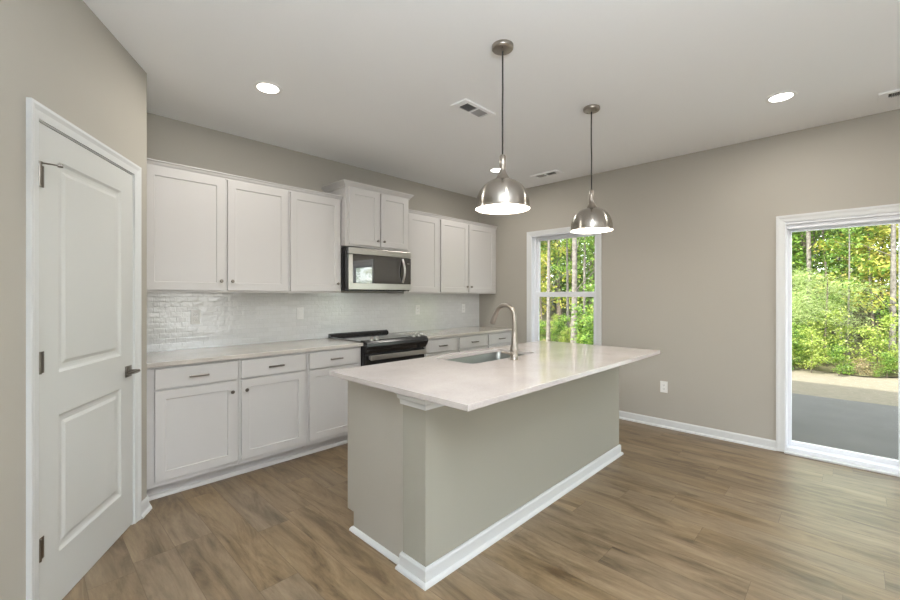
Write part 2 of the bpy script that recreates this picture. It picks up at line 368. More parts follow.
# right wall with window and slider openings
WY0, WY1, WZ0, WZ1 = -.882, -1.758, .62, 2.112       # window opening
SY0, SY1, SZ1 = -3.44, -4.95, 1.975                  # sliding door opening
b = B(); T = .14
b.box(0, 0, 0, T, WY0, H); b.box(0, WY0, 0, T, WY1, WZ0); b.box(0, WY0, WZ1, T, WY1, H)
b.box(0, WY1, 0, T, SY0, H); b.box(0, SY0, SZ1, T, SY1, H); b.box(0, SY1, 0, T, YB, H)
struct(b.obj('wall_right', M['wall']))
# pantry: return wall and angled wall
PX, PY = -4.029, -.676; U = Vector((math.cos(R(-121.157)), math.sin(R(-121.157)), 0)); Nn = Vector((-U.y, U.x, 0))
if Nn.dot(Vector((-4.57, -3.862, 0))-Vector((PX, PY, 0))) < 0: Nn = -Nn
def pt(t, n=0, z=0): v = Vector((PX, PY, 0))+U*t+Nn*n; return (v.x, v.y, z)
DL, DR, DT = .968, .178, 2.05                        # door opening along the angled wall, head height
TE = 1.75
def wallseg(t0, t1, z0, z1, b):
    q = [pt(t0), pt(t1), pt(t1, -.12), pt(t0, -.12)]
    lo = [b.bm.verts.new((x, y, z0)) for x, y, _ in q]; hi = [b.bm.verts.new((x, y, z1)) for x, y, _ in q]
    for i in range(4): b.bm.faces.new((lo[i], lo[(i+1) % 4], hi[(i+1) % 4], hi[i]))
    b.bm.faces.new(lo); b.bm.faces.new(hi)
b = B(); wallseg(0, DR-.012, 0, H, b); wallseg(DL+.012, TE, 0, H, b); wallseg(DR-.012, DL+.012, DT+.014, H, b)
b.box(PX-.12, PY, 0, PX, 0, H)
struct(b.obj('wall_pantry', M['wall']))
q = pt(TE)
struct(B().box(XL, q[1], 0, q[0]-.0, q[1]+.12, H).obj('wall_front_left', M['wall']))
# rest of the living area (behind the photographer), with openings added for light
RW = [(-6.6, 1.7), (-4.0, 1.7), (-1.6, 1.7)]
b = B(); xs = [XL]
for x, ww in RW: xs += [x-ww/2, x+ww/2]
xs.append(.14)
for i in range(0, len(xs), 2): b.box(xs[i], YB-.14, 0, xs[i+1], YB, H)
for i in range(1, len(xs)-1, 2): b.box(xs[i], YB-.14, 0, xs[i+1], YB, .6); b.box(xs[i], YB-.14, 2.3, xs[i+1], YB, H)
struct(b.obj('wall_rear', M['wall']))
b = B(); yt = q[1]+.12
b.box(XL-.14, YB, 0, XL, -6.45, H); b.box(XL-.14, -4.75, 0, XL, yt, H); b.box(XL-.14, -6.45, 0, XL, -4.75, .6); b.box(XL-.14, -6.45, 2.3, XL, -4.75, H)
struct(b.obj('wall_left', M['wall']))
# house above: roof slab that shades the patio
struct(B().box(XL-.6, YB-.6, 3.45, .55, .8, 3.62).obj('roof', M['siding']))
struct(B().box(XL-.14, YB-.14, H+.14, .14, .14, 3.45).obj('wall_upper', M['siding']))

# baseboards
BB = [(0, 0), (0, .083), (.007, .083), (.0125, .072), (.0125, .02), (.016, .019), (.022, .016), (.0265, .010), (.028, 0)]
def baseboard(name, path, parent=None):
    o = B().sweep(BB, path).obj(name, M['trim'], parent)
    if not parent: struct(o)
    return o
baseboard('baseboard_right', [(0, -.60, 0), (0, SY0+.058, 0)])
baseboard('baseboard_right_rear', [(0, SY1-.058, 0), (0, YB, 0)])
p0, p1, p2, p3 = pt(DR-.095), (PX, PY, 0), (PX, -.62, 0), None
# room side must be the right-hand side of travel
baseboard('baseboard_pantry', [pt(.118), (PX, PY, 0), (PX, -.60, 0)])
baseboard('baseboard_pantry_left', [pt(TE), pt(1.033)])
baseboard('baseboard_rear', [(.0, YB, 0), (XL, YB, 0)])

# backsplash tile, set on the kitchen wall
bs = B().box(PX+.001, 0, .914, -.001, -.007, 1.378).obj('backsplash', M['tile'], wb)
bs['label'] = 'glossy white brick pattern tile'

# ------------------------------------------------------------------ window_1
W1 = struct(empty('window_1', (0, (WY0+WY1)/2, WZ0)))
def rel(o, e):  # child built in world coordinates
    o.parent = e; o.matrix_parent_inverse = Matrix.Translation(e.location).inverted() if e.rotation_euler.z == 0 else e.matrix_basis.inverted(); return o
def frame_boxes(b, x0, x1, y0, y1, z0, z1, ws, wt, wbm):
    """rectangular frame in the plane x; y0 > y1"""
    b.box(x0, y0, z0, x1, y0-ws, z1, .002); b.box(x0, y1, z0, x1, y1+ws, z1, .002)
    b.box(x0, y0-ws, z1-wt, x1, y1+ws, z1, .002); b.box(x0, y0-ws, z0, x1, y1+ws, z0+wbm, .002)
CAS = [(0, 0), (0, .008), (-.012, .010), (-.030, .012), (-.046, .018), (-.058, .018), (-.058, 0)]
b = B(); cw = .058
b.sweep(CAS, [(0, WY1, WZ0-.02), (0, WY1, WZ1), (0, WY0, WZ1), (0, WY0, WZ0-.02)][::-1], up=(-1, 0, 0))
b.box(-.018, WY0+cw, WZ0-.085, 0, WY1-cw, WZ0-.022, .003)
rel(b.obj('window_casing', M['trim']), W1)
b = B(); b.box(-.045, WY0+cw+.02, WZ0-.022, .06, WY1-cw-.02, WZ0, .004); rel(b.obj('window_sill', M['trim']), W1)
b = B(); b.box(.0, WY0, WZ0, .06, WY0-.012, WZ1); b.box(0, WY1, WZ0, .06, WY1+.012, WZ1); b.box(0, WY0-.012, WZ1-.012, .06, WY1+.012, WZ1)
frame_boxes(b, .06, .13, WY0, WY1, WZ0, WZ1, .03, .03, .04)
rel(b.obj('window_frame', M['vinyl']), W1)
zm = 1.357
b = B(); frame_boxes(b, .092, .118, WY0-.03, WY1+.03, zm-.022, WZ1-.03, .036, .03, .04); up = rel(b.obj('upper_sash', M['vinyl']), W1)
b = B(); frame_boxes(b, .066, .091, WY0-.03, WY1+.03, WZ0+.04, zm+.036, .038, .062, .05)
lo = rel(b.obj('lower_sash', M['vinyl']), W1)
def child_world(o, par):  # sub-part built in world coordinates, parent chain only translates
    bpy.context.view_layer.update(); o.parent = par; o.matrix_parent_inverse = par.matrix_world.inverted(); return o
child_world(B().box(.104, WY0-.06, zm+.0, .108, WY1+.06, WZ1-.055).obj('glass_pane', M['glass']), up)
child_world(B().box(.077, WY0-.062, WZ0+.08, .081, WY1+.062, zm).obj('glass_pane', M['glass']), lo)
child_world(B().box(.05, -1.29, zm+.02, .068, -1.35, zm+.033, .002).obj('sash_lock', M['vinyl']), lo)

# ------------------------------------------------------------------ door_1, the patio slider
D1 = struct(empty('door_1', (0, (SY0+SY1)/2, 0)))
b = B().sweep(CAS, [(0, SY0, 0), (0, SY0, SZ1), (0, SY1, SZ1), (0, SY1, 0)], up=(-1, 0, 0))
rel(b.obj('door_casing', M['trim']), D1)
b = B(); b.box(-.0, SY0, 0, .13, SY0-.012, SZ1, .002); b.box(-.0, SY1, 0, .13, SY1+.012, SZ1, .002); b.box(0, SY0-.012, SZ1-.02, .13, SY1+.012, SZ1, .002)
b.box(.02, SY0-.012, SZ1-.055, .045, SY1+.012, SZ1-.02, .002); b.box(0.0, SY0-.012, .0, .13, SY1+.012, .045, .003)
rel(b.obj('door_frame', M['vinyl']), D1)
rel(B().box(-.05, SY0, 0, 0, SY1, .018, .004).obj('threshold', M['trim']), D1)
ym = (SY0+SY1)/2+.045
b = B(); frame_boxes(b, .085, .118, SY0-.005, ym-.05, .035, SZ1-.02, .032, .055, .047); pa = rel(b.obj('fixed_panel', M['vinyl']), D1)
child_world(B().box(.099, SY0-.035, .09, .103, ym-.005, SZ1-.06).obj('glass_pane', M['glass']), pa)
b = B(); frame_boxes(b, .05, .083, ym+.04, SY1+.012, .045, SZ1-.02, .065, .045, .05); pb = rel(b.obj('sliding_panel', M['vinyl']), D1)
child_world(B().box(.064, ym-.02, .09, .068, SY1+.07, SZ1-.06).obj('glass_pane', M['glass']), pb)
child_world(B().box(.02, ym+.0, .9, .05, ym-.025, 1.15, .006).obj('pull_handle', M['vinyl']), pb)

# ------------------------------------------------------------------ door_2, the pantry door
ang = math.atan2(-U.y, -U.x)
D2 = struct(empty('door_2', (PX, PY, 0), ang))          # local x = -t, local -y = into the room
def loc2(b, name, m, parent=D2, **k): return b.obj(name, m, parent, **k)
b = B().sweep([(o_, u_) for o_, u_ in CAS], [(-DL-.006, 0, 0), (-DL-.006, 0, DT+.008), (-DR+.006, 0, DT+.008), (-DR+.006, 0, 0)], up=(0, -1, 0))
loc2(b, 'door_casing', M['trim'])
b = B(); b.box(-DR+.0, 0, 0, -DR+.012, .12, DT+.014); b.box(-DL-.012, 0, 0, -DL, .12, DT+.014); b.box(-DL, 0, DT+.002, -DR, .12, DT+.014)
b.box(-DR-.012, .036, 0, -DR, .05, DT+.002); b.box(-DL, .036, 0, -DL+.012, .05, DT+.002)
loc2(b, 'door_jamb', M['trim'])
b = B()
slab_panels(b, -DL+.003, .012, -DR-.003, DT-.002, .035, [(-.838, 1.012, -.312, 1.925), (-.838, .235, -.312, .83)], [(0, 0), (.012, .007), (.022, .009), (.034, .009), (.05, .003)], 0)
dl = b.obj('door_leaf', M['door'], D2, bevel=.001)
for z in (1.832, 1.072, .314):
    b = B(); b.tube([(-DL+.001, -.006, z-.045), (-DL+.001, -.006, z+.045)], .007, 12); b.box(-DL+.003, -.0025, z-.044, -DL+.034, .001, z+.044)
    hg = b.obj('hinge', M['nickel_d'], D2, smooth=True)
    if z > 1.5:
        b = B(); b.tube([(-DL+.001, -.006, z+.045), (-DL+.001, -.008, z+.056)], .009, 12)
        b.tube([(-DL+.001, -.006, z+.05), (-DL+.025, -.032, z+.052), (-DL+.038, -.05, z+.052)], .0035, 8)
        b.tube([(-DL+.036, -.047, z+.052), (-DL+.045, -.062, z+.052)], .0075, 12)
        b.obj('door_stop', M['nickel_d'], hg, smooth=True)
b = B(); hx, hz = -.240, .912
b.box(hx-.032, -.008, hz-.032, hx+.032, 0, hz+.032, .003)
b.tube([(hx, -.008, hz), (hx, -.052, hz)], .010, 14)
b.tube([(hx+.006, -.052, hz), (hx-.03, -.054, hz), (hx-.075, -.054, hz+.001), (hx-.112, -.05, hz+.002)], [.0095, .0095, .008, .007], 12)
dh = b.obj('door_handle', M['nickel_d'], dl, smooth=True)

# ================================================================== CABINETS
def base_cab(x0, x1, dx0, dx1, knob_side, label, end=False, has_knob=True):
    o = empty('base_cabinet', ((x0+x1)/2, -.3, 0)); tag(o, label, 'cabinet')
    def add(ob): ob.location = Vector(ob.location)-Vector(o.location); ob.parent = o; return ob
    b = B(); b.box(x0+.001, -.009, .10, x1-.001, -.592, .883); b.box(x0+.001, -.009, 0, x1-.001, -.535, .10)
    add(b.obj('carcass', M['cab']))
    b = B(); b.box(x0+.001, -.592, .10, dx0+.012, -.61, .883); b.box(dx1-.012, -.592, .10, x1-.001, -.61, .883)
    b.box(dx0+.012, -.592, .85, dx1-.012, -.61, .883); b.box(dx0+.012, -.592, .705, dx1-.012, -.61, .75); b.box(dx0+.012, -.592, .10, dx1-.012, -.61, .145)
    add(b.obj('face_frame', M['cab']))
    b = B(); b.box(dx0, -.611, .735, dx1, -.63, .866, .0025); dw = add(b.obj('drawer', M['cab'])); p = bar_pull((dx0+dx1)/2, -.63, .80, dw)
    b = B(); slab_panels(b, dx0, .135, dx1, .722, .019, [(dx0+.058, .193, dx1-.058, .664)], SHAKER, -.63)
    dr = add(b.obj('door', M['cab'], bevel=.0012))
    knob(dx1-.032 if knob_side > 0 else dx0+.032, -.63, .648, dr)
    return o
base_cab(PX, -3.462, -3.977, -3.482, 1, 'off-white base cabinet at the pantry wall end, left of the other base cabinets')
base_cab(-3.462, -2.930, -3.448, -2.950, -1, 'middle one of the three off-white base cabinets left of the oven')
base_cab(-2.930, -2.402, -2.916, -2.434, 1, 'off-white base cabinet directly left of the black oven')
base_cab(-1.657, -1.108, -1.615, -1.133, 1, 'off-white base cabinet directly right of the black oven')
base_cab(-1.108, -.568, -1.083, -.593, 1, 'middle one of the three off-white base cabinets right of the oven')
base_cab(-.568, -.002, -.552, -.07, -1, 'off-white base cabinet in the far corner beside the beige right wall')
# toe-kick shoe moulding
QR = [(0, 0), (0, .024), (.006, .023), (.013, .017), (.018, .008), (.019, 0)]
struct(B().sweep(QR, [(-2.402, -.535, 0), (PX, -.535, 0)][::-1]).obj('trim_1', M['cab']))
struct(B().sweep(QR, [(-1.655, -.535, 0), (0, -.535, 0)]).obj('trim_2', M['cab']))

def upper_cab(x0, x1, z0, z1, yf, doors, label, name='wall_cabinet'):
    o = empty(name, ((x0+x1)/2, -.15, z0)); tag(o, label, 'cabinet')
    L = Vector(o.location)
    def add(ob): ob.location = -L; ob.parent = o; return ob
    b = B(); b.box(x0+.0008, -.001, z0, x1-.0008, yf+.04, z1); add(b.obj('carcass', M['cab']))
    xs = [x0+.0008]
    b = B(); prev = x0+.0008
    for (a, c, k) in doors: b.box(prev, yf+.04, z0-.004, a+.01, yf+.02, z1); prev = c-.01
    b.box(prev, yf+.04, z0-.004, x1-.0008, yf+.02, z1)
    for (a, c, k) in doors: b.box(a+.01, yf+.04, z0-.004, c-.01, yf+.02, z0+.035); b.box(a+.01, yf+.04, z1-.04, c-.01, yf+.02, z1)
    add(b.obj('face_frame', M['cab']))
    for (a, c, k) in doors:
        za, zb = z0+.014, z1-.016
        b = B(); slab_panels(b, a, za, c, zb, .019, [(a+.058, za+.058, c-.058, zb-.058)], SHAKER, yf)
        d = add(b.obj('door', M['cab'], bevel=.0012))
        if k: knob(c-.03 if k > 0 else a+.03, yf, za+.072 if z1-z0 > .7 else za+.055, d)
    return o
UB, UT = 1.373, 2.272
upper_cab(PX, -2.948, UB, UT, -.33, [(-3.983, -3.467, 1), (-3.446, -2.962, -1)], 'white two-door wall cabinet starting at the pantry wall')
upper_cab(-2.948, -2.427, UB, UT, -.33, [(-2.935, -2.449, 1)], 'white single-door wall cabinet directly left of the microwave')
tc = upper_cab(-2.426, -1.642, 1.828, 2.405, -.405, [(-2.392, -2.040, 1), (-2.020, -1.668, -1)], 'short raised white wall cabinet with two doors above the microwave')
upper_cab(-1.641, -1.108, UB, UT, -.33, [(-1.595, -1.135, 0)], 'white single-door wall cabinet directly right of the microwave')
upper_cab(-1.108, -.002, UB, UT, -.33, [(-1.088, -.60, 1), (-.58, -.06, -1)], 'white two-door wall cabinet in the far corner beside the right wall')
CR = [(0, 0), (0, .046), (.030, .046), (.030, .038), (.022, .034), (.016, .020), (.008, .012), (.008, 0)]
struct(B().sweep(CR, [(PX, -.311, 2.258), (-2.428, -.311, 2.258)]).obj('trim_3', M['cab']))
struct(B().sweep(CR, [(-1.640, -.311, 2.258), (0, -.311, 2.258)]).obj('trim_4', M['cab']))
CR2 = [(0, 0), (0, .055), (.042, .055), (.042, .046), (.033, .038), (.020, .022), (.010, .012), (.008, 0)]
b = B().sweep(CR2, [(-2.427, -.001, 2.388), (-2.427, -.386, 2.388), (-1.641, -.386, 2.388), (-1.641, -.001, 2.388)])
cr = b.obj('crown', M['cab']); cr.parent = tc; cr.location = -Vector(tc.location)

# ------------------------------------------------------------------ worktops
def worktop(name, x0, x1, label):
    o = B().box(x0, -.008, .884, x1, -.647, .914, .003).obj(name, M['quartz2']); tag(o, label, 'countertop')
worktop('countertop', PX+.001, -2.400, 'beige quartz countertop on the base cabinets left of the oven')
worktop('countertop', -1.662, -.001, 'beige quartz countertop on the base cabinets right of the oven, in the corner')

# ------------------------------------------------------------------ range
RX0, RX1 = -2.397, -1.665; rc = (RX0+RX1)/2
o = empty('kitchen_range', (rc, -.33, 0)); tag(o, 'black and stainless slide-in range with glass cooktop under the microwave', 'range'); RG = o
def addr(ob, par=None):
    if par is None: ob.parent = RG; ob.location = -Vector(RG.location)
    else: ob.parent = par
    return ob
addr(B().box(RX0+.002, -.012, .02, RX1-.002, -.655, .905, .003).obj('body', M['black']))
addr(B().box(RX0, -.04, .905, RX1, -.64, .925, .004).obj('cooktop', M['cooktop']))
b = B(); b.prism([(-.010, .905), (-.010, .952), (-.030, .957), (-.058, .945), (-.066, .925), (-.066, .905)], RX0, RX1, 'x'); addr(b.obj('rear_trim', M['black'], bevel=.004))
prof = [(-.60, .905), (-.60, .932), (-.645, .934), (-.690, .925), (-.708, .908), (-.712, .88), (-.700, .85), (-.672, .815), (-.655, .81), (-.655, .905)]
b = B(); b.prism(prof, RX0-.004, RX1+.016, 'x'); cp = addr(b.obj('control_panel', M['black'], bevel=.003))
addr(B().box(RX0+.13, -.625, .933, RX1-.19, -.64, .9355).obj('display', M['steel']), cp)
for x in (RX0+.075, RX0+.135, RX1-.145, RX1-.075):
    b = B(); b.lathe([(.0001, .0), (.02, 0), (.02, .008), (.017, .012), (.0155, .032), (.0125, .035), (.0001, .035)], (0, 0, 0), 24)
    b.box(-.002, -.012, .033, .002, .012, .037, .0005)
    b.xf(Matrix.Translation((x, -.662, .932)) @ Matrix.Rotation(R(18), 4, 'X'))
    addr(b.obj('knob', M['steel'], smooth=True), cp)
od = addr(B().box(RX0+.004, -.656, .175, RX1-.004, -.672, .805, .003).obj('oven_door', M['black']))
addr(B().box(RX0+.09, -.6725, .32, RX1-.09, -.6745, .66).obj('oven_window', M['blackglass']), od)
b = B(); b.box(RX0+.03, -.706, .752, RX1-.012, -.722, .798, .005)
for x in (RX0+.05, RX1-.05): b.box(x-.012, -.672, .76, x+.012, -.708, .79, .003)
addr(b.obj('handle', M['steel']), od)
dwr = addr(B().box(RX0+.004, -.656, .03, RX1-.004, -.672, .165, .003).obj('warming_drawer', M['black']))
addr(B().box(RX0+.06, -.672, .13, RX1-.06, -.69, .15, .004).obj('handle', M['steel']), dwr)

# ------------------------------------------------------------------ microwave
M['screen'] = mat('microwave_screen', (.02, .021, .023), .02)
M['screen'].node_tree.nodes['Principled BSDF'].inputs['IOR'].default_value = 2.4
MZ0, MZ1 = 1.398, 1.812; MX0, MX1 = -2.423, -1.632
MW = empty('microwave', ((MX0+MX1)/2, -.2, MZ0)); tag(MW, 'stainless over-the-range microwave with dark glass door under the raised cabinet', 'microwave')
def addm(ob, par=None):
    if par is None: ob.parent = MW; ob.location = -Vector(MW.location)
    else: ob.parent = par
    return ob
addm(B().box(MX0, -.01, MZ0, MX1, -.388, MZ1+.003, .002).obj('body', M['black']))
yf = -.415
b = B(); b.box(MX0+.016, -.388, MZ1-.062, MX1-.001, yf, MZ1, .003); b.box(MX0+.016, -.388, MZ0+.008, MX1-.001, yf, MZ0+.07, .003); b.box(MX0+.016, -.388, MZ0+.07, MX0+.06, yf, MZ1-.065, .001)
md = addm(b.obj('door_frame', M['steel']))
M['blackglass'].node_tree.nodes['Principled BSDF'].inputs['Roughness'].default_value = .02
gl = addm(B().box(MX0+.06, -.388, MZ0+.07, MX1-.002, yf+.002, MZ1-.065).obj('door_glass', M['blackglass']), md)
addm(B().box(MX0+.085, yf+.0018, MZ0+.1, MX1-.2, yf+.0008, MZ1-.1).obj('window_screen', M['screen']), md)
b = B(); hp = [(MX1-.118, yf-.004+(-.034)*math.sin(PI*i/12), MZ0+.085+(MZ1-MZ0-.165)*i/12) for i in range(13)]
b.tube(hp, .011, 12)
addm(b.obj('handle', M['steel'], smooth=True), md)
b = B(); b.box(MX1-.052, yf+.0015, 1.686, MX1-.022, yf+.0005, 1.691); addm(b.obj('maker_mark', M['steel']), md)
addm(B().box(MX0+.03, -.03, MZ0-.004, MX1-.03, -.37, MZ0).obj('vent_grille', M['black']))

# ================================================================== ISLAND
IX0, IX1, IYF, IYB, IYM = -3.267, -1.045, -2.437, -1.744, -2.272
IS = empty('kitchen_island', ((IX0+IX1)/2, -2.1, 0)); tag(IS, 'kitchen island base with painted half wall and white baseboard under the pale worktop', 'kitchen island')
def addi(ob): ob.parent = IS; ob.location = -Vector(IS.location); return ob
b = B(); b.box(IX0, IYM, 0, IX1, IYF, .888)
addi(b.obj('half_wall', mat('half_wall_paint', (.35, .338, .285), .75, spec=.25, bump=(220, .12))))  # wall paint darkened and greened; the dimmer green light is in the colour
ex = IX0+.018
b = B(); b.prism([(IYM, 0), (IYM, .888), (IYB, .888), (IYB, .106), (IYB-.063, .106), (IYB-.063, 0)], ex, ex+.018, 'x')
b.prism([(IYM, 0), (IYM, .888), (IYB, .888), (IYB, .106), (IYB-.063, .106), (IYB-.063, 0)], IX1-.036, IX1-.018, 'x')
b.box(ex+.018, IYB, .106, IX1-.036, IYB-.018, .888); b.box(ex+.018, IYB-.063, 0, IX1-.036, IYB-.075, .106); b.box(ex+.018, IYB-.018, .106, IX1-.036, IYM, .124)
addi(b.obj('cabinet_body', mat('island_panel_paint', (.42, .395, .345), .4, bump=(40, .03))))
addi(B().sweep(BB, [(ex, IYM+.0, 0), (IX0, IYM+.0, 0), (IX0, IYF, 0), (IX1, IYF, 0), (IX1, IYM, 0)]).obj('baseboard', M['trim']))
addi(B().sweep(QR, [(ex+.018, IYB-.063, 0), (ex, IYB-.063, 0), (ex, IYM, 0)]).obj('shoe_moulding', M['trim']))
CP = [(0, 0), (0, .074), (.030, .074), (.030, .052), (.022, .046), (.020, .030), (.012, .022), (.010, .008), (.010, 0)]
addi(B().sweep(CP, [(ex, IYM, .814), (IX0, IYM, .814), (IX0, IYF, .814), (IX1, IYF, .814), (IX1, IYM, .814)]).obj('cap_trim', M['trim']))
n = 4; ww = (IX1-.04-(ex+.02))/n
for i in range(n):
    a = ex+.02+i*ww+.006; c = a+ww-.012
    b = B(); slab_panels(b, -c, .13, -a, .87, .019, [(-c+.058, .188, -a-.058, .812)], SHAKER, 0); b.xf(Matrix.Translation((0, IYB+.019, 0)) @ Matrix.Rotation(PI, 4, 'Z'))
    d = addi(b.obj('door', M['cab']))
# worktop with sink cut-out
TX0, TX1, TY0, TY1 = -3.350, -1.075, -1.708, -2.774
SX0, SX1, SYB, SYF = -2.595, -1.862, -1.775, -2.145
def rrect(x0, x1, y0, y1, r, seg=6):
    pts = []
    for cx, cy, a0 in ((x1-r, y1-r, 0), (x0+r, y1-r, 90), (x0+r, y0+r, 180), (x1-r, y0+r, 270)):
        for i in range(seg+1): a = R(a0+90*i/seg); pts.append((cx+r*math.cos(a), cy+r*math.sin(a)))
    return pts
def slab_hole(outer, inner, z0, z1):
    b = B(); bm = b.bm; loops = []
    for z in (z0, z1):
        A = [bm.verts.new((x, y, z)) for x, y in outer]; I = [bm.verts.new((x, y, z)) for x, y in inner]
        ed = [bm.edges.new((q[i], q[(i+1) % len(q)])) for q in (A, I) for i in range(len(q))]
        bmesh.ops.triangle_fill(bm, use_beauty=True, edges=ed); loops.append((A, I))
    for k in (0, 1):
        a, c = loops[0][k], loops[1][k]; m = len(a)
        for i in range(m): bm.faces.new((a[i], a[(i+1) % m], c[(i+1) % m], c[i]))
    return b
b = slab_hole([(TX0, TY1), (TX1, TY1), (TX1, TY0), (TX0, TY0)], rrect(SX0, SX1, SYF, SYB, .045), .888, .914)
tag(b.obj('island_countertop', M['quartz'], bevel=.0015), 'large pale pinkish quartz island countertop with an undermount sink cut into it', 'countertop')
# sink
b = B(); rings = []
for (ins, z, r) in ((-.018, .8865, .06), (.001, .8865, .045), (.004, .88, .045), (.012, .70, .05), (.035, .682, .06), (.20, .678, .04)):
    if ins > .1: pts = [( (SX0+SX1)/2+.045*math.cos(2*PI*i/28+PI/28), (SYB+SYF)/2+.045*math.sin(2*PI*i/28+PI/28)) for i in range(28)]
    else: pts = rrect(SX0+ins, SX1-ins, SYF+ins, SYB-ins, r)
    rings.append([b.bm.verts.new((x, y, z)) for x, y in pts])
for a, c in zip(rings, rings[1:]):
    m = len(a)
    for i in range(m): b.bm.faces.new((a[i], a[(i+1) % m], c[(i+1) % m], c[i]))
b.bm.faces.new(rings[-1])
sk_ = b.obj('sink', M['sinksteel'], smooth=True); md_ = sk_.modifiers.new('thick', 'SOLIDIFY'); md_.thickness = .0015; md_.offset = -1
tag(sk_, 'stainless steel undermount sink bowl set in the island countertop', 'sink')
b = B(); b.lathe([(.0001, .680), (.022, .680), (.03, .6815), (.042, .6815), (.044, .679)], ((SX0+SX1)/2, (SYB+SYF)/2, 0), 28); dn = b.obj('drain', M['nickel'], sk_, smooth=True)

# faucet
FX, FY, FZ = -2.262, -2.222, .914
F = empty('faucet', (FX, FY, FZ), R(0)); tag(F, 'brushed nickel gooseneck pull-down faucet behind the island sink', 'faucet')
b = B(); b.lathe([(.0001, 0), (.029, 0), (.030, .006), (.027, .010), (.0265, .052), (.0285, .062), (.027, .080), (.021, .105), (.0185, .15), (.0165, .19), (.0001, .19)], seg=28); b.obj('body', M['nickel'], F, smooth=True)
b = B(); pts = [(0, 0, .145), (0, 0, .2), (0, 0, .25)]; rad = .077; cz = .288
for i in range(0, 14): a = R(180-i*12.2); pts.append((0, rad+rad*math.cos(a), cz+rad*math.sin(a)))
b.tube(pts, .0152, 16); sp = b.obj('spout', M['nickel'], F, smooth=True)
e1 = Vector(pts[-1]); dr_ = (Vector(pts[-1])-Vector(pts[-2])).normalized()
b = B(); b.tube([e1, e1+dr_*.006, e1+dr_*.03, e1+dr_*.085, e1+dr_*.088], [.0165, .0175, .019, .0225, .021], 18); b.obj('spray_head', M['nickel'], sp, smooth=True)
b = B(); b.tube([(-.018, 0, .045), (-.045, 0, .045)], [.014, .012], 14); b.tube([(-.04, 0, .045), (-.07, .01, .052), (-.115, .022, .06)], [.008, .0065, .006], 12); b.obj('handle', M['nickel'], F, smooth=True)

# ================================================================== PENDANTS
def pendant():
    P = empty('pendant_lamp')
    b = B(); b.lathe([(.0001, -.026), (.046, -.026), (.056, -.022), (.060, -.016), (.060, 0), (.0001, 0)], seg=40); cn = b.obj('canopy', M['nickel'], P, smooth=True)
    for a in (0, PI): 
        b = B(); b.lathe([(.0001, -.032), (.004, -.031), (.0045, -.026), (.0001, -.026)], (.036*math.cos(a+.6), .036*math.sin(a+.6), 0), 12); b.obj('screw', M['nickel_d'], cn, smooth=True)
    b = B(); b.tube([(0.0, 0, -.03), (.002, .001, -.12), (.0022, .001, -.26), (-.0012, 0, -.36), (0, 0, -.5), (0, 0, -.625)], .0046, 10); b.obj('cord', M['cord'], P, smooth=True)
    b = B(); b.lathe([(.0001, -.610), (.012, -.611), (.0175, -.620), (.0185, -.665), (.0165, -.678), (.0150, -.688), (.019, -.704), (.028, -.724), (.040, -.744), (.050, -.756)], seg=28); b.obj('socket_cup', M['nickel'], P, smooth=True)
    rim = -.915; prof = []
    for i in range(15):
        a = R(15+75*i/14); prof.append((.149*math.sin(a)**.88, rim+.018+.152*math.cos(a)**.95))
    prof.append((.1495, rim+.008)); prof.append((.153, rim)); prof.append((.1515, rim))
    ins = [(r-.0022, z-(.0015 if z > rim+.01 else -.001)) for r, z in prof[::-1]]
    b = B(); b.lathe(prof, seg=56); sh = b.obj('shade', M['shade'], P, smooth=True)
    b = B(); b.lathe(ins[1:], seg=56); b.obj('shade_lining', M['white_in'], sh, smooth=True)
    b = B(); b.lathe([(.0001, -.755), (.013, -.757), (.014, -.79), (.022, -.815), (.030, -.842), (.030, -.862), (.018, -.884), (.0001, -.892)], seg=24); b.obj('bulb', M['glow'], P, smooth=True)
    return P
pd = [(-2.70, -2.455), (-1.621, -2.465)]
labs = ['brushed nickel dome pendant lamp on a dark cord, the one nearer the pantry door', 'brushed nickel dome pendant lamp on a dark cord, the one nearer the window']
P0 = pendant()
def dup(o, parent=None):
    c = o.copy(); C.objects.link(c); c.parent = parent
    for ch in [x for x in bpy.data.objects if x.parent == o]: dup(ch, c)
    return c
P1 = dup(P0)
for P, (x, y), lb, rz in zip((P0, P1), pd, labs, (0, .9)):
    P.location = (x, y, H); P.rotation_euler.z = rz; tag(P, lb, 'pendant lamp')
    light('pendant_light', 'POINT', (x, y, H-.905), 9, (1, .90, .76), shadow_soft_size=.03)

# recessed ceiling lights
def downlight():
    D = empty('recessed_light')
    b = B(); b.lathe([(.066, -.0025), (.070, -.006), (.088, -.004), (.091, 0)], seg=40); b.obj('trim_ring', M['white_in'], D, smooth=True)
    b = B(); b.lathe([(.0001, -.003), (.067, -.003)], seg=40); b.obj('lens', M['lens'], D, smooth=True)
    return D
dls = [((-3.422, -1.039), 'lit recessed ceiling light above the left base cabinets'), ((-.855, -3.498), 'lit recessed ceiling light near the sliding glass door'),
       ((-.90, -1.024), 'lit recessed ceiling light in the far corner, behind the nearer pendant neck'), ((-3.42, -3.5), 'lit recessed ceiling light above the photographer'),
       ((-2.1, -6.2), 'lit recessed ceiling light over the living area, window side'), ((-5.6, -6.2), 'lit recessed ceiling light over the living area, inner side')]
D0 = downlight()
for i, ((x, y), lb) in enumerate(dls):
    D = D0 if i == 0 else dup(D0); D.location = (x, y, H); tag(D, lb, 'ceiling light')
    light('recessed_lamp', 'AREA', (x, y, H-.012), 11, (1, .95, .88), shape='DISK', size=.13)

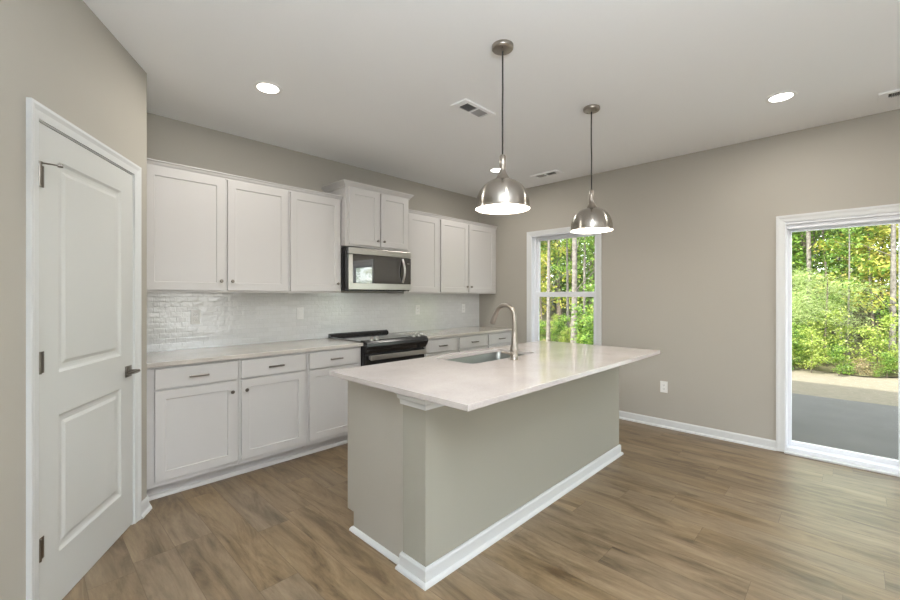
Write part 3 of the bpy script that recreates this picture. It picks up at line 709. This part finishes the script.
# ceiling registers
def register(x, y, rz, label):
    V = empty('ceiling_vent', (x, y, H), rz); tag(V, label, 'air vent')
    b = B(); L, Wd = .345, .15
    b.box(-L/2, -Wd/2, -.008, L/2, -Wd/2+.03, 0, .002); b.box(-L/2, Wd/2-.03, -.012, L/2, Wd/2, 0, .002)
    b.box(-L/2, -Wd/2+.03, -.012, -L/2+.05, Wd/2-.03, 0, .002); b.box(L/2-.05, -Wd/2+.03, -.012, L/2, Wd/2-.03, 0, .002); b.box(-.005, -Wd/2+.03, -.012, .006, Wd/2-.03, 0)
    b.obj('frame', M['ceil'], V)
    B().box(-L/2+.05, -Wd/2+.03, -.0012, L/2-.05, Wd/2-.03, -.0002).obj('duct_opening', M['ventdark'], V)
    for s in (-1, 1):
        b = B()
        for k in range(9):
            cx = s*(.0205+k*.0108)
            b.prism([(cx, -.0115), (cx+.0012, -.0115), (cx-s*.0085+.0012, -.0015), (cx-s*.0085, -.0015)], -Wd/2+.03, Wd/2-.03, 'y')
        b.obj('louvres', M['louvre'], V)
    return V
register(-2.215, -1.822, PI, 'white ceiling register between the pendants and the wall cabinets')
register(-.385, -1.335, R(90), 'small white ceiling register close to the window wall')
register(-.375, -4.16, R(90), 'white ceiling register at the right edge above the sliding door')

# outlets
def outlet(loc, rz, label, switch=False):
    O = empty('wall_outlet', loc, rz); tag(O, label, 'outlet')
    B().box(-.035, -.006, -.0575, .035, 0, .0575, .002).obj('cover_plate', M['plate'], O)
    if switch: B().box(-.0165, -.009, -.033, .0165, -.006, .033, .0015).obj('rocker', M['plate'], O)
    else:
        for z in (-.0195, .0195):
            r_ = B().box(-.0165, -.0075, z-.0155, .0165, -.006, z+.0155, .003).obj('socket', M['plate'], O)
            b = B(); b.box(-.0075, -.0078, z-.004, -.0055, -.0074, z+.006); b.box(.0055, -.0078, z-.004, .0075, -.0074, z+.005); b.box(-.002, -.0078, z-.011, .002, -.0074, z-.007); b.obj('slots', M['slot'], r_)
    return O
outlet((0, -2.474, .413), R(-90), 'white wall outlet low on the beige wall between window and sliding door')
outlet((-3.588, -.007, 1.172), 0, 'white outlet on the tile backsplash, nearest the pantry wall')
outlet((-2.695, -.007, 1.172), 0, 'white switch on the tile backsplash just left of the range', True)
outlet((-1.181, -.007, 1.172), 0, 'white outlet on the tile backsplash just right of the range')
outlet((-.343, -.007, 1.172), 0, 'white outlet on the tile backsplash near the far corner')

# ================================================================== OUTSIDE
GZ = -.17
struct(B().box(.14, -9, -.3, 3.67, 4, -.15, .01).obj('patio_slab', M['concrete']))
rng = np.random.default_rng(7); random.seed(7)
b = B(); bmesh.ops.create_grid(b.bm, x_segments=60, y_segments=100, size=.5)
for v in b.bm.verts:
    x = .15+(v.co.x+.5)*50; y = -40+(v.co.y+.5)*80
    z = GZ+(0 if x < 6 else (x-6)*.028)+(0 if x < 4 else .02*math.sin(x*1.7)*math.sin(y*1.3))
    v.co = Vector((x, y, z))
struct(b.obj('ground_lawn', M['grass']))
b = B(); bmesh.ops.create_grid(b.bm, x_segments=50, y_segments=100, size=.5)
for v in b.bm.verts:
    x = 6.6+(v.co.x+.5)*44; y = -40+(v.co.y+.5)*80
    if v.co.x < -.499: x += .25*math.sin(y*2.1)+.12*math.sin(y*5.3)
    v.co = Vector((x, y, GZ+.02+(x-6)*.03+.05*math.sin(x*1.1)*math.sin(y*.9)+(.0 if v.co.x > -.499 else -.02)))
struct(b.obj('ground_forest', M['soil']))

def leaves_mesh(name, clumps, size, aspect, flat=.5, seed=0):
    """clumps: (cx, cy, cz, rx, rz, n). every leaf a small folded blade"""
    g = np.random.default_rng(seed); P = []
    for cx, cy, cz, rx, rz, n in clumps:
        d = g.normal(size=(n, 3)); d /= np.linalg.norm(d, axis=1)[:, None]; d *= (g.random((n, 1))**.4)
        P.append(d*np.array([rx, rx, rz])+np.array([cx, cy, cz]))
    P = np.concatenate(P); n = len(P)
    a = g.random(n)*2*PI; t = g.normal(size=n)*flat
    dirv = np.stack([np.cos(a)*np.cos(t), np.sin(a)*np.cos(t), np.sin(t)-.25], 1); dirv /= np.linalg.norm(dirv, axis=1)[:, None]
    upv = np.array([0, 0, 1.0])+g.normal(size=(n, 3))*.6; sd = np.cross(dirv, upv); sd /= np.linalg.norm(sd, axis=1)[:, None]; nn = np.cross(sd, dirv)
    s = size*(.6+.8*g.random(n))[:, None]; w_ = s*aspect
    v0 = P; v1 = P+dirv*s*.5+sd*w_*.5+nn*s*.06; v2 = P+dirv*s; v3 = P+dirv*s*.5-sd*w_*.5+nn*s*.06
    V = np.stack([v0, v1, v2, v3], 1).reshape(-1, 3)
    me = bpy.data.meshes.new(name); me.vertices.add(4*n); me.vertices.foreach_set('co', V.ravel())
    me.loops.add(4*n); me.loops.foreach_set('vertex_index', np.arange(4*n, dtype=np.int32))
    me.polygons.add(n); me.polygons.foreach_set('loop_start', np.arange(0, 4*n, 4, dtype=np.int32)); me.polygons.foreach_set('loop_total', np.full(n, 4, dtype=np.int32))
    me.update(); me.validate(); return me
def trunk_b(h, r, lean=(0, 0), wob=.05, seed=0, branches=6, blo=.15, bhi=.9):
    g = random.Random(seed); b = B(); pts = []; n = 12
    for i in range(n+1):
        f = i/n; pts.append((lean[0]*f*h+wob*math.sin(f*5+seed), lean[1]*f*h+wob*math.cos(f*4+seed*2), h*f-.1))
    b.tube(pts, [r*(1.25 if i == 0 else 1)*(1-.7*i/n) for i in range(n+1)], 10)
    tips = []
    for k in range(branches):
        f = blo+(bhi-blo)*(k+g.random())/branches; i = int(f*n); p = Vector(pts[i]); a = g.random()*2*PI; L = h*.16*(1.2-f)+.3
        q = p+Vector((math.cos(a)*L, math.sin(a)*L, L*(.15+.5*g.random()))); mid = (p+q)/2+Vector((0, 0, L*.08))
        b.tube([p, mid, q], [r*.2*(1-f*.6), r*.12*(1-f*.6), r*.03], 6); tips.append(q)
    return b, tips
def plant(kind, leafm, seed, h, r, nleaf, spread, size, aspect, barkm='bark_d', zlo=.3, zhi=1.0, flat=.5, lean=(0, 0), nclump=16):
    """prototype: Empty > trunk, foliage"""
    g = random.Random(seed); E = empty(kind)
    b, tips = trunk_b(h, r, lean, .04*min(h/4, 1.5), seed, 8)
    b.obj('trunk' if h > 2.6 else 'stems', M[barkm], E, smooth=True)
    cl = []
    for k in range(nclump):
        f = zlo+(zhi-zlo)*(k+g.random())/nclump; a = g.random()*2*PI; rr = spread*(.25+.75*g.random())*(1-.35*f)
        cl.append((lean[0]*f*h+math.cos(a)*rr, lean[1]*f*h+math.sin(a)*rr, f*h, spread*.48, spread*.2+.05, nleaf//nclump))
    for t in tips: cl.append((t.x, t.y, t.z, spread*.3, spread*.14+.04, nleaf//nclump//2))
    me = leaves_mesh('foliage', cl, size, aspect, flat, seed); me.materials.append(M[leafm])
    o = bpy.data.objects.new('foliage', me); C.objects.link(o); o.parent = E
    return E
def put(proto, x, y, label, group=None, s=1, rz=0, cat='tree', first=[set()]):
    if proto.name in first[0]: o = dup(proto)
    else: o = proto; first[0].add(proto.name)
    o.location = (x, y, GZ+.01+max(0, x-6)*.03); o.rotation_euler = (0, 0, rz); o.scale = (s, s, s); tag(o, label, cat, group); return o
shrubG = plant('woodland_shrub', 'leaf_g', 1, 1.5, .018, 1500, .62, .085, .5, zlo=.1, nclump=14)
shrubY = plant('woodland_shrub', 'leaf_yg', 2, 1.7, .018, 1500, .65, .08, .5, zlo=.1, nclump=14)
brush = plant('woodland_shrub', 'leaf_b', 3, .6, .01, 500, .45, .07, .35, zlo=.1, nclump=10)
sapG = plant('sapling', 'leaf_g', 4, 4.6, .035, 3000, 1.0, .10, .55, zlo=.16, nclump=22)
sapY = plant('sapling', 'leaf_y', 5, 4.8, .035, 5200, 1.05, .09, .55, zlo=.2, nclump=22)
pine = plant('pine_sapling', 'leaf_p', 6, 2.3, .03, 9000, 1.0, .13, .05, zlo=.42, nclump=20, flat=.35)
treeG = plant('broadleaf_tree', 'leaf_g', 7, 11, .12, 5200, 2.0, .13, .6, 'bark_d', zlo=.1, nclump=34)
treeD = plant('broadleaf_tree', 'leaf_d', 8, 12, .13, 5200, 2.1, .14, .6, 'bark_d', zlo=.03, nclump=40)
treeY = plant('broadleaf_tree', 'leaf_y', 9, 10, .11, 5200, 1.9, .12, .6, 'bark', zlo=.16, nclump=34)
bareP = plant('slender_tree', 'leaf_g', 10, 12, .095, 2200, 1.6, .11, .6, 'bark', zlo=.45, nclump=22, lean=(.0, .01))
def line(px, d):     # world point at forward distance d seen at picture column px
    a = R(44.187); f = Vector((math.cos(a), math.sin(a))); r = Vector((math.sin(a), -math.cos(a)))
    v = Vector((-4.57, -3.862))+f*d+r*((px-450)/414.784*d); return v
# the trees that show individually (slender pale trunks)
named = [
 (893, 8.6, .58, 'pale slender trunk at the right edge of the sliding door view'),
 (839, 10.5, .6, 'pale slender trunk in the middle of the sliding door view'),
 (808, 10.2, .65, 'slender trunk left of the middle in the sliding door view'),
 (791, 11.5, .7, 'slender trunk at the left edge of the sliding door view'),
 (849, 8.9, .28, 'thin low pale stem standing in the shrubs beyond the sliding door'),
 (549, 12.0, .62, 'pale trunk at the left side of the kitchen window view'),
 (573, 11.0, .85, 'thickest grey trunk in the middle of the kitchen window view'),
 (567, 12.5, .5, 'thin trunk close to the thick one in the kitchen window view'),
 (585, 12.5, .55, 'slim pale trunk at the right side of the kitchen window view')]
for i, (px, d, s, lb) in enumerate(named):
    v = line(px, d); put(bareP, v.x, v.y, lb, None, s, i*1.3, 'tree')
v = line(826, 8.9); put(pine, v.x, v.y, 'feathery pale green pine sapling beyond the sliding door', None, .85, .4)
v = line(872, 9.6); put(sapY, v.x, v.y, 'yellow leaved sapling at the upper right of the sliding door view', None, 1.0, .2)
v = line(815, 11.0); put(sapG, v.x, v.y, 'bright green sapling at the upper left of the sliding door view', None, .95, .9)
v = line(594, 9.2); put(shrubG, v.x, v.y, 'bright green shrub at the lower right of the kitchen window view', None, .85, 1.9, 'shrub')
v = line(596, 13.2); put(sapG, v.x, v.y, 'dark green sapling behind the trunks at the upper right of the kitchen window view', None, 1.2, 3.1)
v = line(541, 13.5); put(sapY, v.x, v.y, 'yellow green sapling at the upper left of the kitchen window view', None, 1.0, 2.2)
# the edge of the wood and the trees behind it
def scatter(protos, x0, x1, y0, y1, n, smin, smax, cat, label, group, keep=None):
    g = random.Random(n*31+int(x0*7)); cells = n
    for i in range(n):
        y = y0+(y1-y0)*(i+g.random())/n; x = x0+(x1-x0)*g.random()
        aw = 450+414.784*math.tan(R(44.187)-math.atan2(y+3.862, x+4.57))
        if x < 13 and smax > .95 and 532 < aw < 606: continue
        put(g.choice(protos), x, y, label, group, smin+(smax-smin)*g.random(), g.random()*6.28, cat)
scatter([shrubY, shrubG, shrubY, shrubY, brush], 6.5, 7.4, -19, 13, 74, .38, .72, 'shrub', 'low leafy shrub in the row along the sunny edge of the wood', 'shrubs along the edge of the wood')
scatter([shrubY, brush, shrubG], 6.2, 6.75, -18, 12, 130, .28, .5, 'shrub', 'small leafy tuft where the lawn meets the wood', 'small tufts at the lawn edge')
scatter([shrubG, shrubY, shrubG], 8, 10.5, -20, 14, 30, .65, 1.2, 'shrub', 'tall leafy shrub among the first trees of the wood', 'taller shrubs in the wood')
scatter([sapG, sapY, sapG], 9.0, 13, -20, 16, 36, .8, 1.25, 'tree', 'young leafy tree among the first trunks of the wood', 'young trees in the wood')
scatter([treeG, treeY, treeD, treeG], 13, 17, -20, 22, 38, .8, 1.2, 'tree', 'tall leafy tree standing well inside the wood', 'tall trees inside the wood')
scatter([treeD, treeD, treeG], 18, 24, -24, 30, 44, 1.0, 1.35, 'tree', 'dark leafy tree at the back of the wood', 'dark trees at the back of the wood')
scatter([treeD], 25, 30, -30, 36, 40, 1.2, 1.5, 'tree', 'dark leafy tree at the back of the wood', 'dark trees at the back of the wood')
